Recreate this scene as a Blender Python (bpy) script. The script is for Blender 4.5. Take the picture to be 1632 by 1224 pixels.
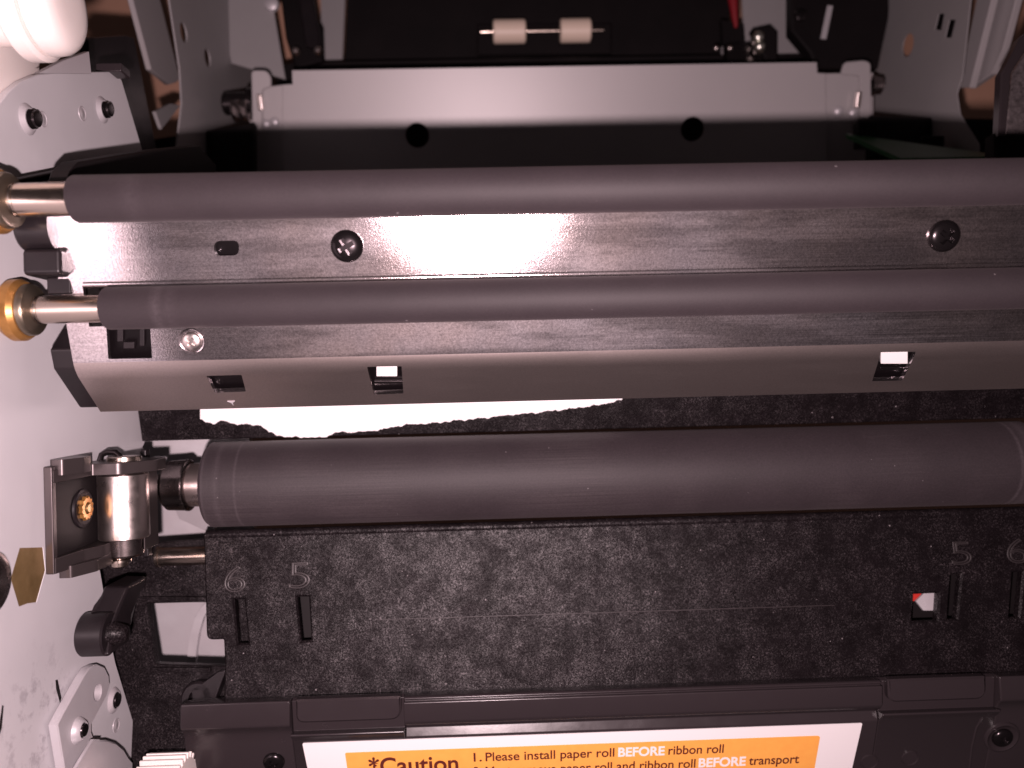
import bpy, bmesh, math, random
from mathutils import Vector, Matrix
R = math.radians
random.seed(7)
S = 0.001                                   # every length below is in millimetres
scene = bpy.context.scene
for o in list(bpy.data.objects):
    bpy.data.objects.remove(o)

# ------------------------------------------------------------------ camera, world, flash, exposure
F, CX, CY = 1281.0, 816.0, 612.0            # focal length and centre in photograph pixels (1632 x 1224)
fwd = Vector((0.02505, 0.99969, 0.0)).normalized()
up = Vector((0.02478, 0.0, 1.0)); up = (up - fwd * up.dot(fwd)).normalized()
right = fwd.cross(up).normalized()
cam_d = bpy.data.cameras.new('camera')
cam = bpy.data.objects.new('camera', cam_d)
scene.collection.objects.link(cam)
m3 = Matrix((right, up, -fwd)).transposed()
cam.matrix_world = m3.to_4x4()
cam_d.sensor_width = 36.0
cam_d.lens = F / 1632.0 * 36.0
cam_d.clip_start = 0.002
cam_d.clip_end = 20.0
cam_d.dof.use_dof = True
cam_d.dof.focus_distance = 0.138
cam_d.dof.aperture_fstop = 20.0
scene.camera = cam

world = bpy.data.worlds.new('World')
scene.world = world
world.use_nodes = True
bg = world.node_tree.nodes['Background']
bg.inputs[0].default_value = (0.84, 0.64, 0.68, 1)
bg.inputs[1].default_value = 0.03

fl = bpy.data.lights.new('phone_flash', 'SPOT')
fl.energy = 2.05
fl.color = (1.0, 0.76, 0.79)
fl.shadow_soft_size = 0.0016
fl.spot_size = R(170)
fl.spot_blend = 1.0
flo = bpy.data.objects.new('phone_flash', fl)
scene.collection.objects.link(flo)
flo.location = Vector((-5.0, 0.5, -11.7)) * S
flo.rotation_euler = Vector((-0.02, 1.0, 0.0)).to_track_quat('-Z', 'Y').to_euler()

scene.view_settings.view_transform = 'Standard'
scene.view_settings.look = 'None'
scene.view_settings.exposure = 0.0
scene.view_settings.gamma = 1.0
scene.cycles.max_bounces = 8
scene.cycles.use_denoising = True
scene.cycles.caustics_reflective = False
scene.cycles.caustics_refractive = False

# ------------------------------------------------------------------ rays from the photograph into the place
def ray(px, py):
    return fwd * F + right * (px - CX) + up * (CY - py)
def at_y(px, py, Y):
    r = ray(px, py); return r * (Y / r.y)
def at_x(px, py, X):
    r = ray(px, py); return r * (X / r.x)
def hit(px, py, P, n):
    r = ray(px, py); return r * (P.dot(n) / r.dot(n))
EX, EY, EZ = Vector((1, 0, 0)), Vector((0, 1, 0)), Vector((0, 0, 1))

# ------------------------------------------------------------------ materials
MATS = {}
def mat(name, base, rough=0.5, metal=0.0, base2=None, cscale=0.2, rvar=0.0, rscale=0.2, bump=0.0, bscale=3.0,
        streak=0.0, dust=0.0, dust_scale=1.2, dust_col=(0.45, 0.41, 0.42), spec=0.5, rings=None, coat=0.0, stains=None, clouds=0.0,
        cdetail=4.0, sss=0.0, streak_axis=0, sheen=0.0, speck=None, mirror=None):
    m = bpy.data.materials.new(name); m.use_nodes = True
    nt = m.node_tree; N = nt.nodes; L = nt.links
    b = N['Principled BSDF']
    b.inputs['Roughness'].default_value = rough
    b.inputs['Metallic'].default_value = metal
    b.inputs['Specular IOR Level'].default_value = spec
    b.inputs['Coat Weight'].default_value = coat
    b.inputs['Coat Roughness'].default_value = 0.12
    if sheen:
        b.inputs['Diffuse Roughness'].default_value = 0.4
        b.inputs['Sheen Weight'].default_value = sheen; b.inputs['Sheen Roughness'].default_value = 0.45; b.inputs['Sheen Tint'].default_value = (1.0, 0.85, 0.85, 1)
    if sss:
        b.inputs['Subsurface Weight'].default_value = sss
        b.inputs['Subsurface Radius'].default_value = (0.001, 0.0008, 0.0007)
        b.inputs['Subsurface Scale'].default_value = 1.0
    tc = N.new('ShaderNodeTexCoord')
    sc = N.new('ShaderNodeVectorMath'); sc.operation = 'SCALE'; sc.inputs['Scale'].default_value = 1000.0
    L.new(tc.outputs['Object'], sc.inputs[0])
    co = sc.outputs[0]
    def noise(scale, detail=3.0, vec=None, rough_=0.55):
        n = N.new('ShaderNodeTexNoise'); n.inputs['Scale'].default_value = scale
        n.inputs['Detail'].default_value = detail; n.inputs['Roughness'].default_value = rough_
        L.new(vec if vec else co, n.inputs['Vector']); return n.outputs['Fac']
    def ramp(fac, a, c, lo=0.0, hi=1.0):
        r = N.new('ShaderNodeMapRange'); r.inputs['From Min'].default_value = a; r.inputs['From Max'].default_value = c
        r.inputs['To Min'].default_value = lo; r.inputs['To Max'].default_value = hi
        L.new(fac, r.inputs['Value']); return r.outputs[0]
    def math_(op, a, c):
        n = N.new('ShaderNodeMath'); n.operation = op
        for i, q in enumerate((a, c)):
            if isinstance(q, (int, float)): n.inputs[i].default_value = q
            else: L.new(q, n.inputs[i])
        return n.outputs[0]
    def mix(fac, a, c):
        n = N.new('ShaderNodeMix'); n.data_type = 'RGBA'
        if isinstance(fac, (int, float)): n.inputs[0].default_value = fac
        else: L.new(fac, n.inputs[0])
        for i, q in ((6, a), (7, c)):
            if isinstance(q, tuple): n.inputs[i].default_value = (*q[:3], 1)
            else: L.new(q, n.inputs[i])
        return n.outputs[2]
    col = base
    if base2:
        col = mix(ramp(noise(cscale, cdetail), 0.32, 0.68), base, base2)
    rr = None
    sep = None
    def xyz():
        nonlocal sep
        if sep is None:
            s = N.new('ShaderNodeSeparateXYZ'); L.new(co, s.inputs[0]); sep = s
        return sep
    def streaks():
        s = N.new('ShaderNodeVectorMath'); s.operation = 'MULTIPLY'
        v = [6.0, 6.0, 6.0]; v[streak_axis] = 0.05
        s.inputs[1].default_value = v
        L.new(co, s.inputs[0])
        return noise(1.0, 3.0, s.outputs[0])
    if rvar:
        rr = ramp(noise(rscale, 5.0, rough_=0.65), 0.3, 0.7, rough - rvar, rough + rvar)
    if streak:
        st = streaks()
        base_r = rr if rr is not None else rough
        rr = math_('ADD', base_r, ramp(st, 0.3, 0.7, -streak, streak))
        stm = math_('MULTIPLY', ramp(st, 0.35, 0.75, 0.0, 0.5), ramp(noise(0.045, 2.0), 0.45, 0.65, 0.0, 1.0))
        col = mix(stm, col, (0.9, 0.86, 0.87) if metal > 0.5 else (0.06, 0.05, 0.052))
    if clouds:
        cl = noise(0.2, 9.0, rough_=0.78)
        fine = noise(3.6, 4.0, rough_=0.75)
        f = math_('MULTIPLY', ramp(cl, 0.43, 0.66, 0.07, 1.0), ramp(fine, 0.52, 0.70))
        col = mix(math_('MULTIPLY', f, clouds), col, (0.27, 0.222, 0.238))  # fibre sparkle and dust put into the colour as pale specks
        f2 = math_('MULTIPLY', ramp(cl, 0.40, 0.64, 0.22, 1.0), ramp(fine, 0.42, 0.64, 0.05, 1.0))   # the grain shines where it is rubbed
        L.new(math_('ADD', math_('MULTIPLY', f2, spec * 4.0), 0.02), b.inputs['Specular IOR Level'])
    if speck:                                   # fine grain: (scale, low, high)
        g = ramp(noise(speck[0], 3.0, rough_=0.7), 0.3, 0.7, speck[1], speck[2])
        vm = N.new('ShaderNodeVectorMath'); vm.operation = 'SCALE'; L.new(g, vm.inputs['Scale'])
        if isinstance(col, tuple): vm.inputs[0].default_value = col[:3]
        else: L.new(col, vm.inputs[0])
        col = vm.outputs[0]
    if rings:
        x = xyz().outputs[0]
        acc = None
        for x0, w, a in rings:
            g = ramp(math_('ABSOLUTE', math_('SUBTRACT', x, x0), 0.0), 0.0, w, a, 0.0)
            acc = g if acc is None else math_('MAXIMUM', acc, g)
        acc = math_('MULTIPLY', acc, ramp(noise(2.0, 3.0), 0.3, 0.6, 0.35, 1.0))
        col = mix(acc, col, (0.30, 0.26, 0.28))
    if stains:
        s = noise(stains[0], 5.0, rough_=0.7)
        f = ramp(s, stains[1], stains[1] + 0.12)
        if len(stains) > 4:                    # keep to a patch round one spot (mm)
            d = N.new('ShaderNodeVectorMath'); d.operation = 'DISTANCE'; L.new(co, d.inputs[0]); d.inputs[1].default_value = stains[4]
            f = math_('MULTIPLY', f, ramp(d.outputs['Value'], stains[5] * 0.4, stains[5], 1.0, 0.0))
        col = mix(math_('MULTIPLY', f, stains[3]), col, stains[2])
    if dust:
        vo = N.new('ShaderNodeTexVoronoi'); vo.inputs['Scale'].default_value = dust_scale
        L.new(co, vo.inputs['Vector'])
        rad = ramp(noise(dust_scale * 0.9, 2.0), 0.55, 0.75, 0.0, 0.13)
        d = math_('LESS_THAN', vo.outputs['Distance'], rad)
        col = mix(math_('MULTIPLY', d, dust), col, dust_col)
    if isinstance(col, tuple): b.inputs['Base Color'].default_value = (*col[:3], 1)
    else: L.new(col, b.inputs['Base Color'])
    if rr is not None: L.new(rr, b.inputs['Roughness'])
    if bump:
        bn = N.new('ShaderNodeBump'); bn.inputs['Strength'].default_value = bump
        bn.inputs['Distance'].default_value = 0.00012
        L.new(noise(bscale, 3.0), bn.inputs['Height']); L.new(bn.outputs[0], b.inputs['Normal'])
    if mirror:                                  # smooth reflective skin over the rougher metal: (share, roughness)
        g = N.new('ShaderNodeBsdfAnisotropic'); g.distribution = 'BECKMANN'; g.inputs['Roughness'].default_value = mirror[1]
        if isinstance(col, tuple): g.inputs['Color'].default_value = (*col[:3], 1)
        else: L.new(col, g.inputs['Color'])
        if bump: L.new(bn.outputs[0], g.inputs['Normal'])
        mx = N.new('ShaderNodeMixShader')
        sv = N.new('ShaderNodeVectorMath'); sv.operation = 'MULTIPLY'; sv.inputs[1].default_value = (0.035, 0.22, 0.22); L.new(co, sv.inputs[0])
        mk = ramp(noise(1.0, 6.0, sv.outputs[0], 0.62), 0.44, 0.56, mirror[0] - mirror[2], mirror[0] + mirror[2])
        L.new(mk, mx.inputs[0]); L.new(b.outputs[0], mx.inputs[1]); L.new(g.outputs[0], mx.inputs[2])
        L.new(mx.outputs[0], N['Material Output'].inputs['Surface'])
    MATS[name] = m
    return m

# ------------------------------------------------------------------ mesh helpers
def shade(me, ang):
    for p in me.polygons: p.use_smooth = True
    me.set_sharp_from_angle(angle=R(ang))
class MB:
    def __init__(s): s.v, s.f = [], []
    def add(s, vs, fs):
        k = len(s.v); s.v += [Vector(q) for q in vs]; s.f += [tuple(i + k for i in f) for f in fs]; return s
    def box(s, x0, x1, y0, y1, z0, z1):
        vs = [(x, y, z) for x in (x0, x1) for y in (y0, y1) for z in (z0, z1)]
        return s.add(vs, [(0, 1, 3, 2), (4, 6, 7, 5), (0, 4, 5, 1), (2, 3, 7, 6), (0, 2, 6, 4), (1, 5, 7, 3)])
    def poly(s, pts, vec):                      # closed polygon swept along vec
        n = len(pts); a = [Vector(p) for p in pts]; vec = Vector(vec); b = [p + vec for p in a]
        return s.add(a + b, [tuple(range(n))[::-1], tuple(range(n, 2 * n))] + [(i, (i + 1) % n, n + (i + 1) % n, n + i) for i in range(n)])
    def lathe(s, prof, origin, axis, seg=48):   # prof: (distance along axis, radius)
        origin = Vector(origin); axis = Vector(axis).normalized()
        t = EZ if abs(axis.z) < 0.9 else EX
        e1 = axis.cross(t).normalized(); e2 = axis.cross(e1)
        vs, rows = [], []
        for a, r in prof:
            if r < 1e-6:
                rows.append([len(vs)]); vs.append(origin + axis * a)
            else:
                rows.append(list(range(len(vs), len(vs) + seg)))
                for k in range(seg):
                    q = 2 * math.pi * k / seg
                    vs.append(origin + axis * a + (e1 * math.cos(q) + e2 * math.sin(q)) * r)
        fs = []
        for A, B in zip(rows, rows[1:]):
            for k in range(seg):
                k2 = (k + 1) % seg
                if len(A) == 1 and len(B) == 1: continue
                if len(A) == 1: fs.append((A[0], B[k2], B[k]))
                elif len(B) == 1: fs.append((A[k], A[k2], B[0]))
                else: fs.append((A[k], A[k2], B[k2], B[k]))
        return s.add(vs, fs)
    def tube(s, pts, r, seg=12):
        pts = [Vector(p) for p in pts]; n = len(pts); vs = []; prev = None
        for i, p in enumerate(pts):
            d = (pts[min(i + 1, n - 1)] - pts[max(i - 1, 0)]).normalized()
            t = prev if prev is not None else (EZ if abs(d.z) < 0.9 else EX)
            e1 = (t - d * t.dot(d)).normalized(); e2 = d.cross(e1); prev = e1
            rr = r[i] if isinstance(r, (list, tuple)) else r
            for k in range(seg):
                q = 2 * math.pi * k / seg; vs.append(p + (e1 * math.cos(q) + e2 * math.sin(q)) * rr)
        fs = [(i * seg + k, i * seg + (k + 1) % seg, (i + 1) * seg + (k + 1) % seg, (i + 1) * seg + k) for i in range(n - 1) for k in range(seg)]
        fs += [tuple(range(seg))[::-1], tuple(range((n - 1) * seg, n * seg))]
        return s.add(vs, fs)
    def mesh(s, origin):
        me = bpy.data.meshes.new('shape')
        me.from_pydata([tuple((q - origin) * S) for q in s.v], [], s.f)
        bm = bmesh.new(); bm.from_mesh(me); bmesh.ops.recalc_face_normals(bm, faces=bm.faces); bm.to_mesh(me); bm.free()
        return me
    def build(s, name, m, parent=None, bevel=0.0, seg=2, ang=35, cut=None, label=None):
        if parent is None:
            lo = Vector([min(q[i] for q in s.v) for i in range(3)]); hi = Vector([max(q[i] for q in s.v) for i in range(3)])
            org = Vector(((lo.x + hi.x) / 2, (lo.y + hi.y) / 2, lo.z))
        else: org = ORG[parent.name]
        me = s.mesh(org)
        if cut:
            me.transform(Matrix.Scale(1 / S, 4))
            for c in cut:
                cm = c.mesh(org); cm.transform(Matrix.Scale(1 / S, 4)); me = boolean(me, cm)
            me.transform(Matrix.Scale(S, 4))
        return finish(name, me, m, parent, org, bevel, seg, ang, label)
ORG = {}
def finish(name, me, m, parent, org, bevel=0.0, seg=2, ang=35, label=None):
    shade(me, ang)
    o = bpy.data.objects.new(name, me); scene.collection.objects.link(o)
    me.materials.clear(); me.materials.append(MATS[m])
    if parent is None: o.location = org * S
    else: o.parent = parent
    ORG[o.name] = org
    if bevel:
        md = o.modifiers.new('edge', 'BEVEL'); md.width = bevel * S; md.segments = seg; md.limit_method = 'ANGLE'; md.angle_limit = R(32)
        md.harden_normals = True
    if label: o['label'] = label
    return o
def boolean(me, cme):
    a = bpy.data.objects.new('tmp_a', me); c = bpy.data.objects.new('tmp_c', cme)
    scene.collection.objects.link(a); scene.collection.objects.link(c)
    md = a.modifiers.new('b', 'BOOLEAN'); md.object = c; md.operation = 'DIFFERENCE'; md.solver = 'EXACT'
    dg = bpy.context.evaluated_depsgraph_get(); dg.update()
    out = bpy.data.meshes.new_from_object(a.evaluated_get(dg))
    bpy.data.objects.remove(a); bpy.data.objects.remove(c)
    return out
def thing(name, label, cat, org, group=None):
    o = bpy.data.objects.new(name, None); scene.collection.objects.link(o); o.empty_display_size = 0.005
    o.location = Vector(org) * S; ORG[o.name] = Vector(org)
    return tag(o, label, cat, group)
def tag(o, label, cat, group=None):
    o['label'] = label; o['category'] = cat
    if group: o['group'] = group
    return o
def rounded(pts, r, seg=5):                     # 2-D outline with its corners rounded; r one number or one for each corner
    out = []; n = len(pts)
    for i in range(n):
        p = Vector(pts[i]); a = Vector(pts[i - 1]); c = Vector(pts[(i + 1) % n])
        rr = r[i] if isinstance(r, (list, tuple)) else r
        if rr <= 0: out.append(tuple(p)); continue
        d1 = (a - p); d2 = (c - p); l1, l2 = d1.length, d2.length; d1.normalize(); d2.normalize()
        k = min(rr, l1 * 0.48, l2 * 0.48)
        A = p + d1 * k; C = p + d2 * k
        for j in range(seg + 1):
            t = j / seg
            out.append(tuple(A * (1 - t) ** 2 + p * 2 * t * (1 - t) + C * t * t))
    return out
def circle(c, r, n=28):
    return [(c[0] + r * math.cos(2 * math.pi * k / n), c[1] + r * math.sin(2 * math.pi * k / n)) for k in range(n)]
def plate(name, outline, P, u, v, thick, m, parent=None, holes=(), bevel=0.0, label=None, ang=35):
    """flat plate with holes: outline in (u, v) millimetres round P; its face towards u x v lies in the plane, the thickness goes behind"""
    P = Vector(P); u = Vector(u).normalized(); v = Vector(v).normalized(); n = u.cross(v)
    cu = bpy.data.curves.new('tmp', 'CURVE'); cu.dimensions = '2D'; cu.fill_mode = 'BOTH'
    cu.extrude = thick / 2 - bevel; cu.bevel_depth = bevel; cu.bevel_resolution = 0
    if bevel: cu.offset = -bevel
    for pts in [outline] + list(holes):
        sp = cu.splines.new('POLY'); sp.points.add(len(pts) - 1); sp.use_cyclic_u = True
        for q, p in zip(sp.points, pts): q.co = (p[0], p[1], 0, 1)
    ob = bpy.data.objects.new('tmp', cu); scene.collection.objects.link(ob)
    dg = bpy.context.evaluated_depsgraph_get(); dg.update()
    me = bpy.data.meshes.new_from_object(ob.evaluated_get(dg))
    bpy.data.objects.remove(ob); bpy.data.curves.remove(cu)
    if parent is None:
        c = Vector((sum(p[0] for p in outline) / len(outline), min(p[1] for p in outline)))
        org = P + u * c.x + v * c.y
    else: org = ORG[parent.name]
    for q in me.vertices:
        w = P + u * q.co.x + v * q.co.y + n * (q.co.z - thick / 2)
        q.co = (w - org) * S
    bm = bmesh.new(); bm.from_mesh(me); bmesh.ops.remove_doubles(bm, verts=bm.verts, dist=1e-7)
    bmesh.ops.recalc_face_normals(bm, faces=bm.faces); bm.to_mesh(me); bm.free()
    return finish(name, me, m, parent, org, 0.0, 2, ang, label)
def uv(p, P, u, v):
    d = p - P; return (d.dot(u), d.dot(v))
WX = -72.5                                      # inner face of the left chassis plate
def wall_uv(px, py, X=WX):                      # pixel -> (Y, Z) on a plane parallel to the plate
    p = at_x(px, py, X); return (p.y, p.z)
def wplate(name, pix, X, thick, m, parent=None, holes=(), bevel=0.0, rad=0.0, label=None, side=1):
    """plate parallel to the side plates, outline given on its visible face"""
    out = [wall_uv(a, b, X) for a, b in pix]
    if rad: out = rounded(out, rad)
    if side > 0:
        return plate(name, out, (X, 0, 0), EY, EZ, thick, m, parent, holes, bevel, label)
    out = [(-a, b) for a, b in out]; hs = [[(-a, b) for a, b in h] for h in holes]
    return plate(name, out, (X, 0, 0), -EY, EZ, thick, m, parent, hs, bevel, label)
def fplate(name, pix, Y, thick, m, parent=None, holes=(), bevel=0.0, rad=0.0, label=None):
    """plate facing the viewer in a plane of constant depth"""
    def q(p): w = at_y(p[0], p[1], Y); return (w.x, w.z)
    out = [q(p) for p in pix]
    if rad: out = rounded(out, rad)
    return plate(name, out, (0, Y, 0), EX, EZ, thick, m, parent, [[q(p) for p in h] for h in holes], bevel, label)
def disc_mark(px, py, X, r):                    # circle on a side plate through one pixel
    return circle(wall_uv(px, py, X), r)

# the cross-head screw, made once and shared
def screw_mesh():
    a = MB(); prof = [(-0.05, 0.0), (-0.05, 1.0), (0.12, 1.0)]
    for k in range(1, 8):
        t = k / 8 * math.pi / 2
        prof.append((0.12 + 0.42 * math.sin(t), 1.0 * math.cos(t) ** 0.75))
    prof.append((0.55, 0.0)); a.lathe(prof, (0, 0, 0), (0, 0, 1), 40)
    c = []
    for q in (0, 1):
        w, l = 0.15, 0.52
        pts = [(-l, -w, 0.18), (l, -w, 0.18), (l, w, 0.18), (-l, w, 0.18)]
        if q: pts = [(y * 1.02, x * 1.02, z + 0.001) for x, y, z in pts][::-1]
        c.append(MB().poly(pts, (0, 0, 1)))
    K = Matrix.Scale(1 / S, 4); o0 = Vector((0, 0, 0))
    me = a.mesh(o0); me.transform(K)
    for q in c:
        cm = q.mesh(o0); cm.transform(K); me = boolean(me, cm)
    me.transform(Matrix.Scale(S, 4))
    shade(me, 40)
    return me
SCREW = screw_mesh()
def screw(parent, pos, n, r, m, spin=0.0, name='screw', depth=1.0):
    o = bpy.data.objects.new(name, SCREW.copy() if False else SCREW); scene.collection.objects.link(o)
    if not SCREW.materials: SCREW.materials.append(None)
    o.parent = parent
    o.location = (Vector(pos) - ORG[parent.name]) * S
    qn = Vector(n).to_track_quat('Z', 'Y') @ Matrix.Rotation(spin, 3, 'Z').to_quaternion()
    o.rotation_mode = 'QUATERNION'; o.rotation_quaternion = qn
    o.scale = (r, r, r * depth)
    o.material_slots[0].link = 'OBJECT'; o.material_slots[0].material = MATS[m]
    return o

# ------------------------------------------------------------------ the materials
ZINC = (0.60, 0.595, 0.615)
sm = at_x(62, 1150, WX) - at_x(100, 1240, WX)
mat('zinc_plate', ZINC, 0.48, 0.2, (0.64, 0.635, 0.655), 0.06, rvar=0.07, rscale=0.12, bump=0.03, bscale=1.2,
    stains=(0.24, 0.52, (0.14, 0.12, 0.15), 0.42, sm, 14.0), dust_col=(0.25, 0.22, 0.23))
mat('zinc', ZINC, 0.42, 0.4, (0.56, 0.53, 0.55), 0.08, rvar=0.06, bump=0.03, bscale=1.5)
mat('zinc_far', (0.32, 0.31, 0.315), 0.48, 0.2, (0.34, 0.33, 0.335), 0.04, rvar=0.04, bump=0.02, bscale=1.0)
mat('bar_metal', (0.36, 0.345, 0.35), 0.42, 0.12, (0.38, 0.36, 0.365), 0.03, bump=0.02, bscale=1.0)
mat('steel_sheet', (0.55, 0.48, 0.47), 0.55, 1.0, (0.49, 0.46, 0.49), 0.05, rvar=0.05, rscale=0.06, bump=0.11, bscale=5.0, streak=0.05, speck=(3.2, 0.66, 1.34),
    dust=0.4, dust_scale=0.3, dust_col=(0.9, 0.86, 0.86), mirror=(0.88, 0.21, 0.03))
mat('steel_smooth', (0.58, 0.50, 0.48), 0.58, 1.0, (0.55, 0.48, 0.46), 0.05, bump=0.03, bscale=2.0, speck=(4.0, 0.92, 1.08), mirror=(0.68, 0.36, 0.02))
mat('rubber', (0.046, 0.037, 0.041), 0.62, 0.0, (0.053, 0.043, 0.047), 0.1, bump=0.10, bscale=5.0, streak=0.04, dust=0.2, dust_scale=0.6, spec=0.55)
mat('rubber_small', (0.040, 0.032, 0.036), 0.66, 0.0, (0.046, 0.037, 0.041), 0.12, bump=0.08, bscale=5.0, dust=0.18, dust_scale=0.5, spec=0.35)
mat('black_grain', (0.0048, 0.0036, 0.0041), 0.39, 0.0, (0.0075, 0.0056, 0.0065), 0.25, rvar=0.05, rscale=0.5, bump=0.45, bscale=6.0, clouds=0.34,
    dust=0.5, dust_scale=0.6, spec=0.115)
mat('black_plastic', (0.010, 0.0078, 0.009), 0.38, 0.0, (0.013, 0.010, 0.0115), 0.3, rvar=0.05, bump=0.05, bscale=2.0, dust=0.35, dust_scale=0.3, spec=0.32)
mat('black_gloss', (0.026, 0.0205, 0.0225), 0.24, 0.0, rvar=0.04, bump=0.03, bscale=1.6, dust=0.4, dust_scale=0.25)
mat('black_far', (0.006, 0.0048, 0.0053), 0.55, 0.0, (0.009, 0.007, 0.0075), 0.06, spec=0.15)
mat('bracket_steel', (0.065, 0.054, 0.054), 0.34, 0.6, rvar=0.04, bump=0.05, bscale=2.5)
mat('bearing_steel', (0.46, 0.39, 0.37), 0.30, 0.95, rvar=0.05, bump=0.05, bscale=2.0)
mat('pit_black', (0.004, 0.003, 0.0035), 0.30, 0.0, spec=0.2)
mat('black_metal', (0.05, 0.043, 0.045), 0.26, 0.9, rvar=0.05, bump=0.03, bscale=2.5)
mat('dark_chrome', (0.34, 0.295, 0.29), 0.27, 1.0, rvar=0.05, bump=0.04, bscale=2.2)
mat('chrome', (0.74, 0.66, 0.63), 0.32, 1.0, (0.62, 0.55, 0.52), 0.5, rvar=0.06, rscale=0.5, bump=0.10, bscale=1.6)
mat('shaft_steel', (0.56, 0.475, 0.41), 0.25, 1.0, rvar=0.05, bump=0.06, bscale=2.2)
mat('brass', (0.46, 0.235, 0.07), 0.36, 0.65, (0.34, 0.17, 0.05), 0.5, rvar=0.06, bump=0.08, bscale=2.5)
mat('old_brass', (0.26, 0.17, 0.07), 0.40, 0.7, (0.42, 0.29, 0.13), 0.25, rvar=0.1, bump=0.12, bscale=1.5)
mat('bushing_steel', (0.22, 0.185, 0.14), 0.34, 0.9, rvar=0.05, bump=0.05)
mat('white_plastic', (0.80, 0.74, 0.70), 0.40, sss=0.15)
mat('ivory_plastic', (0.80, 0.66, 0.54), 0.45)
mat('paper', (0.86, 0.85, 0.85), 0.55, bump=0.04, bscale=2.0)
mat('label_white', (0.82, 0.80, 0.80), 0.45)
mat('label_orange', (0.90, 0.42, 0.088), 0.45, 0.0, (0.88, 0.39, 0.08), 0.6)
mat('ink', (0.10, 0.018, 0.014), 0.5)
mat('sensor_white', (0.85, 0.83, 0.83), 0.4)
mat('red_plastic', (0.45, 0.025, 0.018), 0.45)
mat('red_cable', (0.20, 0.008, 0.014), 0.45)
mat('green_board', (0.02, 0.12, 0.04), 0.4)
mat('worn_glint_black', (0.026, 0.021, 0.022), 0.45)  # edge wear plus highlights of digits and crease, put into the colour
mat('tan_surface', (0.50, 0.29, 0.20), 0.6, 0.0, (0.46, 0.26, 0.18), 0.02)
mat('foil', (0.30, 0.26, 0.265), 0.30, 0.8, bump=1.0, bscale=0.7, rvar=0.08, speck=(0.8, 0.5, 1.4))
mat('shiny_head', (0.85, 0.86, 0.76), 0.34, 1.0)
mat('black_screw', (0.035, 0.030, 0.032), 0.22, 0.85)

# ------------------------------------------------------------------ setting: the surface the open printer stands before
bs = MB().poly([(-900, 322, -600), (900, 322, -600), (900, 322, 700), (-900, 322, 700)], (0, 8, 0)).build('background', 'tan_surface')
bs['kind'] = 'structure'
bs['label'] = 'plain tan surface behind the open machine'

# ------------------------------------------------------------------ left chassis plate
wl = thing('chassis_plate', 'large light grey metal side plate along the left of the photo', 'side plate', at_x(100, 1240, WX))
outline = [(-330, 420), (-120, 260), (-40, 195), (0, 164), (14, 146), (34, 130), (60, 119), (90, 116), (178, 114), (188, 119), (194, 128), (242, 290),
           (236, 420), (232, 560), (232, 702), (228, 712), (236, 745), (200, 790), (150, 862), (157, 893), (165, 940), (172, 1000), (184, 1056), (228, 1202), (240, 1270), (-330, 1500)]
holes = [
    [wall_uv(a, b) for a, b in ((32, 874), (68, 873), (72, 909), (58, 959), (44, 961), (31, 966), (18, 922))],
    disc_mark(-18, 930, WX, 4.6),
    disc_mark(-40, 495, WX, 3.0),
]
wplate('plate', outline, WX, 1.2, 'zinc_plate', wl, holes, bevel=0.12)
hx = [wall_uv(a, b, WX - 0.06) for a, b in ((24, 866), (76, 866), (80, 909), (62, 966), (24, 972), (8, 922))]
plate('brass_insert', hx, (WX - 0.06, 0, 0), EY, EZ, 2.0, 'old_brass', wl, bevel=0.3, label='hexagonal brass insert seen through the plate')
for pix in ([(89, 1084), (92, 1083), (98, 1112), (96, 1120), (90, 1098)], [(4, 1124), (6, 1125), (3, 1160), (-2, 1176), (0, 1150)]):
    wplate('dark_notch', pix, WX + 0.06, 0.2, 'black_far', wl)
p = at_x(-18, 930, WX)
MB().lathe([(-2.5, 4.5), (0.5, 4.5), (0.7, 4.2), (0.7, 3.2), (-2.5, 3.0)], p, EX).build('bush_ring', 'dark_chrome', wl)
def stud(parent, px, py, r, X=WX, tip=1.6):
    """a pulled collar with the dark thread of a screw coming through it"""
    p = at_x(px, py, X); n = 7
    c = MB().lathe([(-0.2, r * 1.75), (0.15, r * 1.5), (0.5, r * 1.22), (0.62, r * 1.14), (0.62, r * 1.0), (-0.2, r * 0.98)], p, EX, 32).build('collar', 'zinc', parent)
    prof = [(-0.5, 0.0), (-0.5, r * 0.9)]
    k = int(tip / 0.28)
    for i in range(k): prof += [(i * 0.28, r * 0.97), (i * 0.28 + 0.14, r * 0.84)]
    prof += [(tip, r * 0.8), (tip + 0.12, r * 0.55), (tip, 0.0)]
    MB().lathe(prof, p, EX, 28).build('screw_tip', 'black_metal', c)
stud(wl, 44, 190, 1.55)
stud(wl, 163, 175, 1.55)
stud(wl, 181, 1116, 1.5, tip=0.9)
for a, b in ((68, 190), (131, 181), (185, 1156)):
    p = at_x(a, b, WX)
    MB().lathe([(-0.1, 1.35), (0.08, 1.3), (0.1, 1.2), (0.02, 1.12), (0.0, 0.7), (0.06, 0.6), (0.06, 0.0)], p, EX, 28).build('pressed_mark', 'zinc', wl)

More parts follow.
